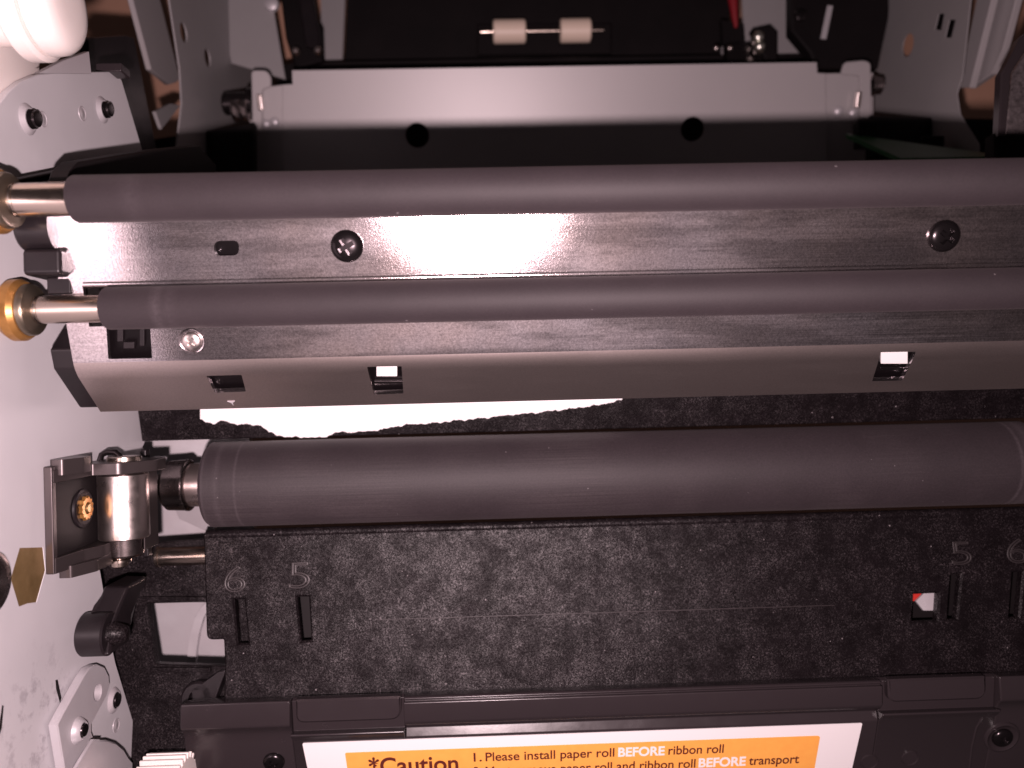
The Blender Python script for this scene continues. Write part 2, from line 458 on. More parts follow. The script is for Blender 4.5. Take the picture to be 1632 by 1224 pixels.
# ------------------------------------------------------------------ white knob at the top left
k = thing('winding_knob', 'glossy white plastic flanged knob in the top left corner', 'knob', at_x(60, 90, -66))
c = at_y(112, 4, 120.0)
ax = Vector((-68, c.y, c.z))
MB().lathe([(0, 0), (0, 7.6), (0.5, 8.2), (2.6, 8.2), (3.1, 7.6), (3.1, 0)], ax, EX, 64).build('rear_flange', 'white_plastic', k)
MB().lathe([(3.1, 0), (3.1, 7.0), (3.6, 7.5), (5.4, 7.3), (6.4, 6.7), (7.0, 5.8), (7.35, 4.4), (7.5, 2.5), (7.5, 0)], ax, EX, 64).build('front_cap', 'white_plastic', k)
MB().lathe([(-9.0, 0), (-9.0, 17.5), (-8.0, 18.2), (-7.0, 17.8), (-6.2, 16.0), (-5.6, 6.0), (0, 6.0), (0, 0)], ax, EX, 64).build('backing_disc', 'white_plastic', k)
f_ = [wall_uv(a, b, -68.5) for a, b in ((62, 117), (100, 97), (142, 82), (146, 118))]
plate('foot', f_, (-68.5, 0, 0), EY, EZ, 1.0, 'zinc', k, bevel=0.1)

# ------------------------------------------------------------------ feed rollers in the sensor head
XL, XR = -58.0, 112.0
def roller_axis(px, py, Y): q = at_y(px, py, Y); return Vector((0, Y, q.z))
def feed_roller(label, px, py, Y, r, rs, bx, rb, mat_):
    q = roller_axis(px, py, Y)
    t = thing('feed_roller', label, 'roller', q + EX * XL - EZ * r, 'thin rubber rollers')
    e = 0.45
    MB().lathe([(XL, 0), (XL, r - e), (XL + 0.12, r - 0.18), (XL + e, r), (XR - e, r), (XR, r - e), (XR, 0)], q, EX, 96).build('rubber_sleeve', mat_, t)
    MB().lathe([(bx + 2.0, 0), (bx + 2.0, rs), (bx + 4.6, rs), (bx + 4.75, rs - 0.12), (bx + 5.0, rs - 0.12), (bx + 5.15, rs), (XL + 1, rs), (XL + 1, 0)], q, EX, 48).build('shaft', 'shaft_steel', t)
    b = MB().lathe([(bx - 1.5, 2.0), (bx - 0.4, rb - 0.9), (bx + 0.9, rb), (bx + 2.2, rb), (bx + 2.9, rb - 0.45), (bx + 2.95, rb - 0.7), (bx + 2.9, 1.5)], q, EX, 48).build('brass_bushing', 'brass', t, ang=30)
    MB().lathe([(bx + 2.9, 2.0), (bx + 2.95, rb - 0.72), (bx + 3.7, rb - 0.76), (bx + 3.95, rb - 0.95), (bx + 4.0, rs + 0.6), (bx + 4.3, rs + 0.1), (bx + 4.3, 1.0)], q, EX, 48).build('flange', 'bushing_steel', b)
    MB().lathe([(XR - 1, 0), (XR - 1, rs), (XR + 9, rs), (XR + 9, 0)], q, EX, 32).build('shaft', 'shaft_steel', t)
    return t
mat('rubber_one', (0.0215, 0.0165, 0.0188), 0.68, 0.0, (0.025, 0.0192, 0.0218), 0.12, bump=0.08, bscale=5.0, dust=0.18, dust_scale=0.5, spec=0.40, sheen=0.015, speck=(3.5, 0.88, 1.12), rings=[(9.0, 2.0, 0.03)])
mat('rubber_two', (0.0215, 0.0165, 0.0188), 0.68, 0.0, (0.025, 0.0192, 0.0218), 0.12, bump=0.08, bscale=5.0, dust=0.18, dust_scale=0.5, spec=0.40, sheen=0.015, speck=(3.5, 0.88, 1.12), rings=[(8.6, 1.2, 0.07), (10.5, 1.6, 0.03)])
feed_roller('topmost thin dark grey rubber roller above the shiny metal strip', 116, 317.5, 114.5, 3.33, 2.35, -70.6, 4.65, 'rubber_one')
feed_roller('thin dark grey rubber roller sunk into the slot of the metal panel', 164, 491.5, 123.0, 3.24, 2.12, -72.5, 4.65, 'rubber_two')

# ------------------------------------------------------------------ sensor head: bent steel sheet with windows on a black holder
XE, XE2 = -64.8, 118.5
pA, pB, pC = at_y(85, 345, 120.0), at_y(130, 592, 126.7), at_y(171, 656, 134.6)
d1 = Vector((0, pB.y - pA.y, pB.z - pA.z)).normalized()
d2 = Vector((0, pC.y - pB.y, pC.z - pB.z)).normalized()
n1 = Vector((0, d1.z, -d1.y)); n1 = n1 if n1.y < 0 else -n1          # towards the viewer
n2 = Vector((0, d2.z, -d2.y)); n2 = n2 if n2.y < 0 else -n2
head = thing('sensor_head', 'wide bent shiny steel panel with screws, windows and two roller slots', 'metal panel', pC + EX * 60)
A0 = Vector((0, pA.y, pA.z)) - d1 * 5.0
B0 = Vector((0, pB.y, pB.z)); C0 = Vector((0, pC.y, pC.z))
rb = 1.8
front = [A0]
for j in range(9):
    t = j / 8; front.append((B0 - d1 * rb) * (1 - t) ** 2 + B0 * 2 * t * (1 - t) + (B0 + d2 * rb) * t * t)
front.append(C0)
th = 0.9
def nrm(i):
    a = front[max(i - 1, 0)]; b = front[min(i + 1, len(front) - 1)]; d = (b - a).normalized()
    q = Vector((0, d.z, -d.y)); return q if q.y < 0 else -q
back = [front[i] - nrm(i) * th for i in range(len(front))]
sheet = MB().poly([q + EX * XE for q in front + back[::-1]], EX * (XE2 - XE))
cut = []
def cut_pix(pix, P, n, depth=3.0, rad=0.0):
    pts = [hit(a, b, P, n) for a, b in pix]
    u = EX; v = n.cross(EX)
    if rad:
        q = rounded([uv(p, P, u, v) for p in pts], rad); pts = [P + u * a + v * b for a, b in q]
    c = MB().poly([p + n * depth for p in pts], n * (-2 * depth)); cut.append(c)
hA = Vector((0, pA.y, pA.z))
# slot for the second roller: from just right of the left strip to past the frame
s1 = hit(131, 455, hA, n1); s2 = hit(131, 521, hA, n1)
def strip(p0, p1, x0, x1, n, depth):
    c = MB().poly([Vector((x, q.y, q.z)) + n * depth for x, q in ((x0, p0), (x1, p0), (x1, p1), (x0, p1))], n * (-2 * depth)); cut.append(c)
strip(s1, s2, s1.x, 116.0, n1, 3.0)
cut_pix([(341, 384), (381, 383), (381, 407), (341, 408)], hA, n1, rad=1.0)
cut_pix([(168, 500), (238, 500), (242.5, 571), (172.5, 572.5)], hA, n1, rad=0.25)
WINS = [[(329, 599), (385, 597.5), (392, 624), (342, 626)], [(585, 585.5), (640, 584.5), (643, 627), (596, 629)], [(1404, 563), (1460, 562), (1438, 606.5), (1390, 607.5)]]
for w in WINS: cut_pix(w, B0, n2, 1.7, rad=0.15)
sh_o = sheet.build('steel_sheet', 'steel_sheet', head, bevel=0.16, seg=2, cut=cut, ang=28)
sh_o.data.materials.append(MATS['steel_smooth'])
for f in sh_o.data.polygons:                    # the bend and the lip are plain sheet, the flats above are rubbed and grained
    if f.normal.dot(n1) < 0.995 and f.normal.dot(n2) > 0.8: f.material_index = 1
# rolled edge over the slot
q = s1 - n1 * 0.45
MB().tube([Vector((s1.x + 0.2, q.y, q.z)) - d1 * 0.1, Vector((116, q.y, q.z)) - d1 * 0.1], 0.62, 16).build('rolled_edge', 'steel_sheet', head)
# screws
for (a, b, r, m, sp, nm) in ((553.5, 392, 2.45, 'black_screw', 0.5, 'screw'), (1503, 376, 2.45, 'black_screw', 0.9, 'screw')):
    screw(head, hit(a, b, hA, n1) + n1 * 0.02, n1, r, m, sp, nm)
p = hit(306, 543.5, hA, n1)
ds = MB().lathe([(-0.3, 2.1), (0.02, 2.05), (0.16, 1.9), (0.10, 1.72), (-0.1, 1.6), (-0.1, 0.0)], p, n1, 40).build('dimple', 'steel_sheet', head)
screw(head, p + n1 * 0.03, n1, 1.5, 'chrome', 0.95, depth=0.8)
# small pressed arrow under the left window
q = hit(369, 641, B0, n2) + n2 * 0.12
MB().poly([q + EX * -0.6 - d2 * 0.35, q + EX * 0.65 - d2 * 0.35, q + EX * 0.2 + d2 * 0.05, q + EX * 0.15 + d2 * 0.8, q - EX * 0.05 + d2 * 0.1], -n2 * 0.3).build('pressed_arrow', 'zinc', head)
# black holder behind the sheet (its left end shows)
hb = lambda s, off: (B0 + (d1 if s < 0 else d2) * abs(s) * (1 if s > 0 else -1)) - (n1 if s < 0 else n2) * off
hold = [A0 - n1 * 1.7, B0 - n1 * 0.9 - n2 * 0.9, C0 - n2 * 1.6, C0 - n2 * 1.1 + Vector((0, 6, 0.5)), A0 + Vector((0, 16, 4))]
MB().poly([q + EX * (XE + 5) for q in hold], EX * (XE2 - XE - 10)).build('holder', 'pit_black', head)
e = [B0 - d1 * 5.2 + Vector((0, 5.5, 2.2)), B0 - d1 * 3.4 - n1 * 1.0, B0 - n1 * 0.8 - n2 * 0.3, C0 - n2 * 1.0, C0 - n2 * 1.0 + Vector((0, 5, 0)), B0 + Vector((0, 12, 3))]
MB().poly([q + EX * -68.6 for q in e], EX * 5.5).build('end_cap', 'black_plastic', head, bevel=0.35, seg=3)
z0, z1 = at_y(80, 440, 121).z, at_y(80, 397, 121).z
MB().box(-68.6, -63, 119.8, 126, z0, z1).build('end_lug', 'black_plastic', head, bevel=0.7, seg=3)
z2 = at_y(80, 468, 122).z
MB().box(-66.6, -63, 122.6, 128, z2, z0 + 0.1).build('end_lug', 'black_plastic', head, bevel=0.3)
q = at_y(66, 372, 122)
MB().lathe([(-0.1, 0), (-0.1, 3.3), (0.3, 3.6), (5.0, 3.6), (5.0, 0)], Vector((-69.3, 122.5, q.z + 0.8)), EX, 40).build('end_boss', 'black_plastic', head)
# side cheek rising towards the rear
ck = [(108, 288), (113, 272), (126, 258), (236, 240), (318, 231), (345, 262), (345, 330), (108, 340)]
wplate('side_cheek', [(a, b) for a, b in ck], -62.0, 3.0, 'black_far', head, bevel=0.25)
wplate('side_cheek', [(20, 293), (24, 287), (116, 268), (130, 268), (128, 345), (20, 345)], -68.0, 2.0, 'black_far', head, bevel=0.2)
# latch seen in the square window
p = hit(205, 545, hA, n1) - n1 * 1.6
def boxn(name, px0, py0, px1, py1, P, n, back_, thick, m, parent, bevel=0.15, label=None):
    a = [hit(x, y, P - n * back_, n) for x, y in ((px0, py0), (px1, py0), (px1, py1), (px0, py1))]
    return MB().poly(a, -n * thick).build(name, m, parent, bevel=bevel, label=label)
boxn('latch_pocket', 166, 500, 246, 578, hA, n1, 2.4, 1.0, 'black_plastic', head)
boxn('latch_hook', 186, 515, 196, 545, hA, n1, 1.2, 1.4, 'black_plastic', head)
boxn('latch_hook', 196, 545, 214, 556, hA, n1, 1.0, 1.4, 'black_plastic', head)
boxn('latch_hook', 222, 520, 230, 552, hA, n1, 1.2, 1.4, 'black_plastic', head)
# sensors behind the lip windows
for i, w in enumerate(WINS):
    cx_ = sum(a for a, b in w) / 4; cy_ = sum(b for a, b in w) / 4
    s = boxn('sensor_block', cx_ - 40, cy_ - 30, cx_ + 40, cy_ + 30, B0, n2, 1.5, 2.0, 'pit_black', head)
    if i:
        x0, x1, y0, y1 = ((600, 633, 585, 598), (1404, 1447, 563, 578))[i - 1]
        boxn('sensor_lens', x0, y0 - 2, x1, y1 + 2, B0, n2, 0.55, 0.6, 'sensor_white', s, bevel=0.1)
        boxn('sensor_rail', cx_ - 20, cy_ + 1, cx_ + 26, cy_ + 5, B0, n2, 0.9, 0.6, 'black_metal', s, bevel=0.1)

# ------------------------------------------------------------------ rear paper guide and the torn sheet
ug = thing('rear_guide', 'dusty black textured guide strip between the metal panel and big roller', 'guide plate', at_y(800, 700, 170))
zt = at_y(232, 600, 168).z; zb = at_y(232, 703, 168).z
MB().poly([(-73.8, 164, zt + 8), (-73.8, 164.5, zt), (-73.8, 168, zb), (-73.8, 169.5, zb), (-73.8, 169.5, zt + 8)], (200, 0, 0)).build('guide_strip', 'black_grain', ug, bevel=0.2)
torn = [(319, 620), (319, 668), (328, 673), (344, 675), (349, 671.5), (358, 671), (369.5, 674.6), (387.5, 676.4), (416, 678), (428.7, 688.8), (444, 694), (464.7, 697),
        (485, 696.5), (513.6, 698), (524, 694), (537, 689), (557, 689), (583, 687.5), (609, 684.4), (634.5, 678.5), (660, 676), (686, 674.6), (719.5, 671), (770, 666),
        (815, 661), (860, 657), (910, 651), (950, 646), (990, 638), (1010, 610)]
jag = []
for i, a in enumerate(torn):
    jag.append(a)
    if 1 <= i < len(torn) - 2:
        b = torn[i + 1]; n = max(1, int((b[0] - a[0]) / 2.2))
        for j in range(1, n):
            t = j / n; jag.append((a[0] + (b[0] - a[0]) * t, a[1] + (b[1] - a[1]) * t + 1.1 * math.sin(0.41 * (a[0] + (b[0] - a[0]) * t)) * math.sin(0.093 * (a[0] + (b[0] - a[0]) * t) + 1.3) + 0.9 * math.sin(0.17 * (a[0] + (b[0] - a[0]) * t) + 0.6) + random.uniform(-0.55, 0.45)))
pq = Vector((0, 163.0, zb)); 
pn = Vector((0, -(zt - zb), -3.5)).normalized()
pq = Vector((0, 167.75, zb))
pts = [hit(a, b, pq, pn) for a, b in jag]
o = MB().poly(pts, -pn * 0.18).build('paper_sheet', 'paper', None, ang=20)
tag(o, 'bright white sheet of paper with a ragged torn lower edge', 'paper')

# ------------------------------------------------------------------ platen roller
q = roller_axis(318, 772.5, 162.0)
XL3, XR3 = -56.6, 108.0
def X3(px): return at_y(px, 770, 155.0).x
pr = thing('platen_roller', 'thick dark grey rubber roller across the middle of the machine', 'roller', q + EX * XL3 - EZ * 8.4)
mat('rubber_big', (0.0235, 0.018, 0.0205), 0.64, 0.0, (0.0275, 0.021, 0.024), 0.1, bump=0.12, bscale=4.0, streak=0.01, speck=(3.0, 0.8, 1.2), dust=0.2, dust_scale=0.6, spec=0.40, sheen=0.015,
    rings=[(1.0, 0.35, 0.06), (3.6, 0.8, 0.05), (7.2, 0.35, 0.08), (-(XL3) + X3(1624), 0.6, 0.11), (-(XL3) + X3(1640), 1.8, 0.07)])
r3 = 8.42
MB().lathe([(XL3, 0), (XL3, r3 - 1.0), (XL3 + 0.2, r3 - 0.45), (XL3 + 0.8, r3), (XR3 - 0.8, r3), (XR3, r3 - 1.0), (XR3, 0)], q, EX, 128).build('rubber_sleeve', 'rubber_big', pr)
MB().lathe([(XL3 - 13, 0), (XL3 - 13, 2.2), (XL3 - 8.5, 2.2), (XL3 - 8.5, 4.3), (XL3 + 1, 4.3), (XL3 + 1, 0)], q, EX, 48).build('shaft', 'bearing_steel', pr)
MB().lathe([(XL3 - 8.9, 2.0), (XL3 - 8.9, 4.1), (XL3 - 8.1, 4.9), (XL3 - 4.7, 5.05), (XL3 - 4.5, 5.15), (XL3 - 4.1, 5.15), (XL3 - 3.9, 4.9), (XL3 - 3.7, 4.4), (XL3 - 3.7, 4.0)], q, EX, 48).build('bearing', 'dark_chrome', pr)

# ------------------------------------------------------------------ lower guide plate with width marks
gA, gB = at_y(324, 847, 160.3), at_y(352, 1112, 155.4)
gd = Vector((0, gB.y - gA.y, gB.z - gA.z)).normalized()
gn = Vector((0, gd.z, -gd.y)); gn = gn if gn.y < 0 else -gn
gP = Vector((0, gA.y, gA.z))
gu, gv = EX, gn.cross(EX); gv = gv if gv.z > 0 else -gv
lg = thing('paper_guide', 'large dusty black textured guide plate marked 5 and 6', 'guide plate', gB + EX * 60)
def gp(px, py): return uv(hit(px, py, gP, gn), gP, gu, gv)
def ext(px, py, dx): a = gp(px, py); return (a[0] + dx, a[1])
tl = gp(324, 850)
xr = 121.0
low = gp(352, 1130)[1]
c1, c2 = gp(331, 1018), gp(356, 1026)
out = rounded([(xr, low), (xr, tl[1]), tl, gp(329, 1020), (c2[0], gp(329, 1020)[1]), gp(358, 1062), (gp(358, 1062)[0], low)], [0, 0, 0.3, 1.2, 0.3, 0.3, 0])
def slot(a): return [gp(*q) for q in a]
gh = [slot(((373, 955), (389, 955), (396, 1026), (379, 1026))), slot(((473, 951), (492, 951), (496, 1021), (480, 1022))),
      slot(((1456, 947), (1497, 945), (1494, 989), (1454, 990))), slot(((1516, 916), (1532, 915), (1525, 986), (1511, 987))), slot(((1615, 912), (1631, 911), (1624, 983), (1609, 984)))]
plate('guide_face', out, gP, gu, gv, 2.2, 'black_grain', lg, gh, bevel=0.35)
# rolled top edge of the plate
q0 = gP + gv * (tl[1] - 0.35) - gn * 0.72
MB().tube([Vector((tl[0] + 0.4, q0.y, q0.z)), Vector((xr, q0.y, q0.z))], 0.98, 20).build('top_bead', 'black_grain', lg)
# faint highlight along a crease half-way down, drawn as a paler strip
a, b = gp(600, 988), gp(1330, 968)
MB().tube([gP + gu * a[0] + gv * a[1] - gn * 0.06, gP + gu * b[0] + gv * a[1] - gn * 0.06], 0.11, 8).build('rib', 'worn_glint_black', lg)
def text_mesh(body, size=1.0, offset=0.0, extrude=0.1, bevel=0.0, space=1.0, outline=0.0):
    cu = bpy.data.curves.new('tmp', 'FONT'); cu.body = body; cu.size = size; cu.offset = offset; cu.extrude = extrude; cu.bevel_depth = bevel
    cu.space_character = space
    if outline: cu.fill_mode = 'NONE'; cu.extrude = 0.0; cu.bevel_depth = outline
    ob = bpy.data.objects.new('tmp', cu); scene.collection.objects.link(ob)
    dg = bpy.context.evaluated_depsgraph_get(); dg.update()
    me = bpy.data.meshes.new_from_object(ob.evaluated_get(dg))
    bpy.data.objects.remove(ob); bpy.data.curves.remove(cu)
    return me
def put_text(name, body, P, n, pl, pr_, cap_px, m, parent, offset=0.0, proud=0.05, bevel=0.0, space=1.0, thick=0.06, outline=0.0):
    """lettering whose baseline runs from pixel pl to pixel pr_ on the plane (P, n)"""
    a, b = hit(*pl, P, n), hit(*pr_, P, n)
    u = (b - a).normalized(); v = n.cross(u); v = v if v.z > 0 else -v
    top = hit(pl[0], pl[1] - cap_px, P, n); h = abs((top - a).dot(v))
    me = text_mesh(body, 1.0, offset, 0.5, bevel, space, outline)
    xs = [q.co.x for q in me.vertices]; x0, x1 = min(xs), max(xs)
    ys = [q.co.y for q in me.vertices]
    kx = (b - a).length / (x1 - x0); ky = h / 0.69
    org = ORG[parent.name]
    for q in me.vertices:
        w = a + u * (q.co.x - x0) * kx + v * q.co.y * ky + n * (proud + (q.co.z - (0.0 if outline else 0.5)) * thick)
        q.co = (w - org) * S
    bm = bmesh.new(); bm.from_mesh(me); bmesh.ops.recalc_face_normals(bm, faces=bm.faces); bm.to_mesh(me); bm.free()
    return finish(name, me, m, parent, org, 0.0, 2, 30)
for body, pl, pr_, cap in (('6', (357, 944), (391, 943), 42), ('5', (459, 938), (494, 937), 42), ('5', (1516, 900), (1550, 899), 37), ('6', (1606, 898), (1640, 897), 40)):
    put_text('width_mark', body, gP, gn, pl, pr_, cap, 'worn_glint_black', lg, offset=-0.02, proud=0.12, thick=5.0, outline=0.019)
# pieces seen through the small window
wP = gP - gn * 5.0
boxn('dark_web', 368, 893, 1650, 1040, gP, gn, 8.0, 0.8, 'black_far', lg)
boxn('red_flag', 1440, 930, 1486, 958, gP, gn, 4.6, 0.6, 'red_plastic', lg, bevel=0.05)
w_ = [hit(a, b, gP - gn * 3.4, gn) for a, b in ((1478, 940), (1502, 936), (1501, 973), (1472, 973), (1460, 958))]
MB().poly(w_, -gn * 0.6).build('white_flag', 'zinc', lg)

# ------------------------------------------------------------------ black side frame at the lower left
sf = thing('side_frame', 'black textured plastic frame with a square opening at the lower left', 'frame', at_y(260, 1224, 172))
sA = gP - gn * 6.0
def sp(px, py): return uv(hit(px, py, sA, gn), sA, gu, gv)
so = rounded([sp(130, 872), sp(420, 852), sp(420, 1290), sp(190, 1290)], 0)
sh = [rounded([sp(233, 962), sp(380, 958), sp(380, 1062), sp(247, 1058)], 0.4)]
plate('frame_face', so, sA, gu, gv, 2.6, 'black_grain', sf, sh, bevel=0.2)
# inner ledge below and above the opening
boxn('opening_ledge', 226, 951, 372, 960, sA, gn, -1.2, 1.4, 'black_grain', sf)
boxn('opening_ledge', 240, 1064, 335, 1072, sA, gn, -0.8, 1.0, 'black_grain', sf)
# vertical web beside the pivot bracket
p0, p1 = at_y(238, 715, 160), at_y(252, 885, 160)
MB().box(p0.x - 1.2, p1.x - 1.2, 158.5, 160.5, p1.z, p0.z).build('web', 'black_plastic', sf, bevel=0.3)
# hook-shaped rib near the plate's corner
w_ = [hit(a, b, sA, gn) + gn * 3.0 for a, b in ((355, 1066), (369, 1062), (346, 1124), (318, 1130), (312, 1092), (330, 1084))]
MB().poly(w_, -gn * 4.0).build('rib', 'black_plastic', sf, bevel=0.3)
q = hit(322, 1108, sA, gn) + gn * 1.0
MB().lathe([(-1, 0), (-1, 3.2), (1.6, 3.2), (2.0, 2.8), (2.0, 1.6), (0.5, 1.5), (0.5, 0)], q, gn, 32).build('boss', 'black_plastic', sf)
# lever with its barrel end
yb = 141.0
pc = at_y(150, 1019, 138)
ctr = Vector((-71.6, yb, pc.z))
lv = thing('release_lever', 'stubby black plastic lever with a rounded barrel end beside the plate', 'lever', ctr - EZ * 3.7)
MB().lathe([(0, 0), (0, 3.5), (0.25, 3.7), (4.3, 3.7), (4.6, 3.4), (4.6, 0)], ctr, EX, 48).build('barrel', 'black_plastic', lv)
MB().lathe([(4.5, 0), (4.5, 2.2), (5.2, 2.1), (7.2, 1.3), (7.5, 0.9), (7.6, 0)], ctr, EX, 32).build('stud', 'black_grain', lv)
la = [(165, 934, 147), (206, 934, 147), (194, 962, 144), (178, 1000, 140), (175, 1046, 138.6), (138, 1047, 138.6), (132, 1030, 138.4), (132, 1008, 138.4), (137, 990, 139.5), (147, 972, 141.5), (158, 953, 144.5)]
fr = [at_y(x, y, Y) for x, y, Y in la]
bkp = [p + Vector((0, 8.0, 0)) for p in fr]
nn = len(fr)
MB().add(fr + bkp, [tuple(range(nn)), tuple(range(nn, 2 * nn))[::-1]] + [(i, (i + 1) % nn, nn + (i + 1) % nn, nn + i) for i in range(nn)]).build('arm', 'black_plastic', lv, bevel=0.6, seg=3)

# the pale panel and curved wire guide behind the openings
rp = thing('pale_backing', 'pale grey metal panel seen through the openings at the lower left', 'panel', at_y(280, 1100, 190))
a, b = at_y(225, 660, 186), at_y(430, 1140, 192)
MB().poly([(-80, 184, a.z), (-80, 190, b.z), (-80, 192, b.z), (-80, 186, a.z)], (24.5, 0, 0)).build('panel_sheet', 'zinc', rp)
pp = [at_y(x, y, 184.5) for x, y in ((298, 1060), (299, 1040), (303, 1012), (311, 985), (320, 968), (330, 958))]
vs = []; fs = []
for i, p in enumerate(pp):
    vs += [p, p + Vector((1.9, 0, 0)), p + Vector((1.9, 1.2, 0)), p + Vector((0, 1.2, 0))]
for i in range(len(pp) - 1):
    for k_ in range(4): fs.append((i * 4 + k_, i * 4 + (k_ + 1) % 4, (i + 1) * 4 + (k_ + 1) % 4, (i + 1) * 4 + k_))
fs += [(0, 1, 2, 3), tuple(4 * (len(pp) - 1) + k_ for k_ in (3, 2, 1, 0))]
MB().add(vs, fs).build('curved_strip', 'zinc', rp, ang=60)
rq = at_y(268, 760, 178)
MB().poly([(rq.x - 1, 176, rq.z), (rq.x + 12, 172, rq.z - 2), (rq.x + 12, 172, rq.z - 12), (rq.x + 3, 176, rq.z - 9)], (0, 1, 0)).build('bent_tab', 'zinc', rp, bevel=0.1)

# steel rod under the big roller
q = at_y(248, 888, 165.0); q2 = at_y(345, 888, 165.0)
rr = 17 * 164 / F
o = MB().lathe([(0, 0), (0, rr - 0.4), (0.3, rr), (0.8, rr), (0.9, rr - 0.25), (q2.x - q.x + 8, rr - 0.25), (q2.x - q.x + 8, 0)], Vector((q.x, 165.5, q.z)), EX, 40).build('steel_rod', 'shaft_steel')
tag(o, 'short polished steel rod below the big roller at its left end', 'rod')

# ------------------------------------------------------------------ pivot bracket with the chrome roller
pb = thing('pivot_bracket', 'dark metal pivot bracket holding a bright chrome cylinder on the left plate', 'bracket', at_x(150, 890, -70))
zt0, zt1 = at_y(190, 737, 143).z, at_y(190, 756, 143).z
zb0, zb1 = at_y(190, 866, 143).z, at_y(190, 889, 143).z
fl_out = rounded([(-72.3, 131.4), (-71.0, 131.4), (-70.0, 141.6), (-65.5, 142.0), (-61.2, 147.0), (-61.2, 152), (-72.3, 154)], [0.2, 0.3, 0.5, 0.8, 1.2, 0.5, 0])
def hplate(name, out, z0, z1, m, parent):
    return MB().poly([(a, b, z1) for a, b in out], (0, 0, z0 - z1)).build(name, m, parent, bevel=0.2, seg=2)
hplate('top_flange', fl_out, zt0, zt1, 'bracket_steel', pb)
fl_low = rounded([(-72.3, 131.4), (-71.0, 131.4), (-70.0, 138.6), (-68.3, 142.0), (-68.3, 154), (-72.3, 154)], [0.2, 0.3, 0.5, 0.8, 0, 0])
hplate('bottom_flange', fl_low, zb0, zb1, 'bracket_steel', pb)
MB().box(-72.4, -71.2, 131.8, 152, zb0, zt1).build('base_plate', 'black_far', pb, bevel=0.1)
MB().box(-72.5, -71.1, 131.1, 132.3, zb1, zt0 + 0.6).build('front_flange', 'bracket_steel', pb, bevel=0.2)
MB().poly([(a, b, zt0 - 1) for a, b in rounded([(-72.3, 132.6), (-70.2, 132.6), (-68.6, 136), (-68.6, 139), (-72.3, 141)], 0.5)], (0, 0, 2.6)).build('lug', 'bracket_steel', pb, bevel=0.3)
MB().poly([(a, b, zb1 - 1.4) for a, b in rounded([(-72.3, 134.5), (-70.2, 134.5), (-68.2, 139), (-68.2, 145), (-72.3, 147)], 0.5)], (0, 0, 2.0)).build('lug', 'bracket_steel', pb, bevel=0.3)
q = at_x(131, 810, -71.2)
n_ = MB(); prof = [(0, 0), (0, 3.4), (0.35, 3.3), (0.5, 2.9), (0.4, 2.6), (0.4, 0)]
n_.lathe(prof, q, EX, 48).build('nut_ring', 'black_plastic', pb)
gear = [(q.y + (2.15 if k_ % 2 else 1.8) * math.cos(k_ * math.pi / 12), q.z + (2.15 if k_ % 2 else 1.8) * math.sin(k_ * math.pi / 12)) for k_ in range(24)]
plate('brass_nut', gear, (-70.2, 0, 0), EY, EZ, 0.9, 'brass', pb, [circle((q.y, q.z), 0.95, 20)], bevel=0.12, label='toothed brass nut')
MB().lathe([(0, 0), (0, 0.8), (1.1, 0.7), (1.2, 0)], Vector((-71.0, q.y, q.z)), EX, 20).build('nut_pin', 'old_brass', pb)
cc = at_y(197.5, 810, 147.5)
zc0, zc1 = at_y(197, 864, 143).z, at_y(197, 757, 143).z
rc = 38.0 * 145 / F
MB().lathe([(0, 0), (0, rc - 0.2), (0.2, rc), (0.42 * (zc1 - zc0) - 3, rc), (0.42 * (zc1 - zc0) - 2.9, rc - 0.03), (zc1 - zc0 - 0.3, rc), (zc1 - zc0, rc - 0.3), (zc1 - zc0, 0)], Vector((cc.x, cc.y, zc0)), EZ, 64).build('chrome_cylinder', 'chrome', pb, label='bright scratched chrome cylinder')
zw0, zw1 = at_y(197, 738, 146).z, at_y(197, 728, 146).z
MB().lathe([(0, 0), (0, 2.8), (0.15, 2.95), (zw1 - zw0 - 0.1, 2.9), (zw1 - zw0, 2.6), (zw1 - zw0, 0)], Vector((cc.x + 0.3, cc.y, zw0)), EZ, 40).build('washer', 'shaft_steel', pb)
zs1 = at_y(197, 890, 145).z
MB().lathe([(0, 0), (0, 2.9), (0.4, 3.3), (zb0 - zs1 + 0.1, 3.5), (zb0 - zs1 + 0.1, 0)], Vector((cc.x, cc.y, zs1)), EZ, 40).build('lower_boss', 'dark_chrome', pb)
zs2 = at_y(197, 907, 145).z
MB().lathe([(0, 0), (0, 0.9), (0.3, 1.35), (1.0, 1.4), (1.1, 2.0), (1.5, 2.0), (1.6, 1.0), (zs1 - zs2 + 0.1, 1.0)], Vector((cc.x - 0.5, cc.y - 1, zs2)), EZ, 32).build('pivot_screw', 'shaft_steel', pb)
pl0, pl1 = at_y(237, 752, 150), at_y(241, 872, 150)
MB().box(pl0.x, pl1.x + 0.2, 147, 153, pl1.z, pl0.z).build('side_web', 'bracket_steel', pb, bevel=0.2)
hk = [at_y(x, y, 149) for x, y in ((158, 738), (162, 725), (172, 720), (184, 721), (192, 728))]
MB().tube(hk, 0.55, 12).build('spring_hook', 'black_metal', pb)
# dark link from the bracket to the roller bearing
a, b = at_y(236, 744, 158), at_y(254, 784, 158)
MB().lathe([(0, 0), (0, 1.6), (0.5, 1.9), (b.x - a.x + 1, 1.9), (b.x - a.x + 1, 0)], Vector((a.x, 161.5, roller_axis(318, 772.5, 162).z)), EX, 32).build('link_pin', 'dark_chrome', pb)

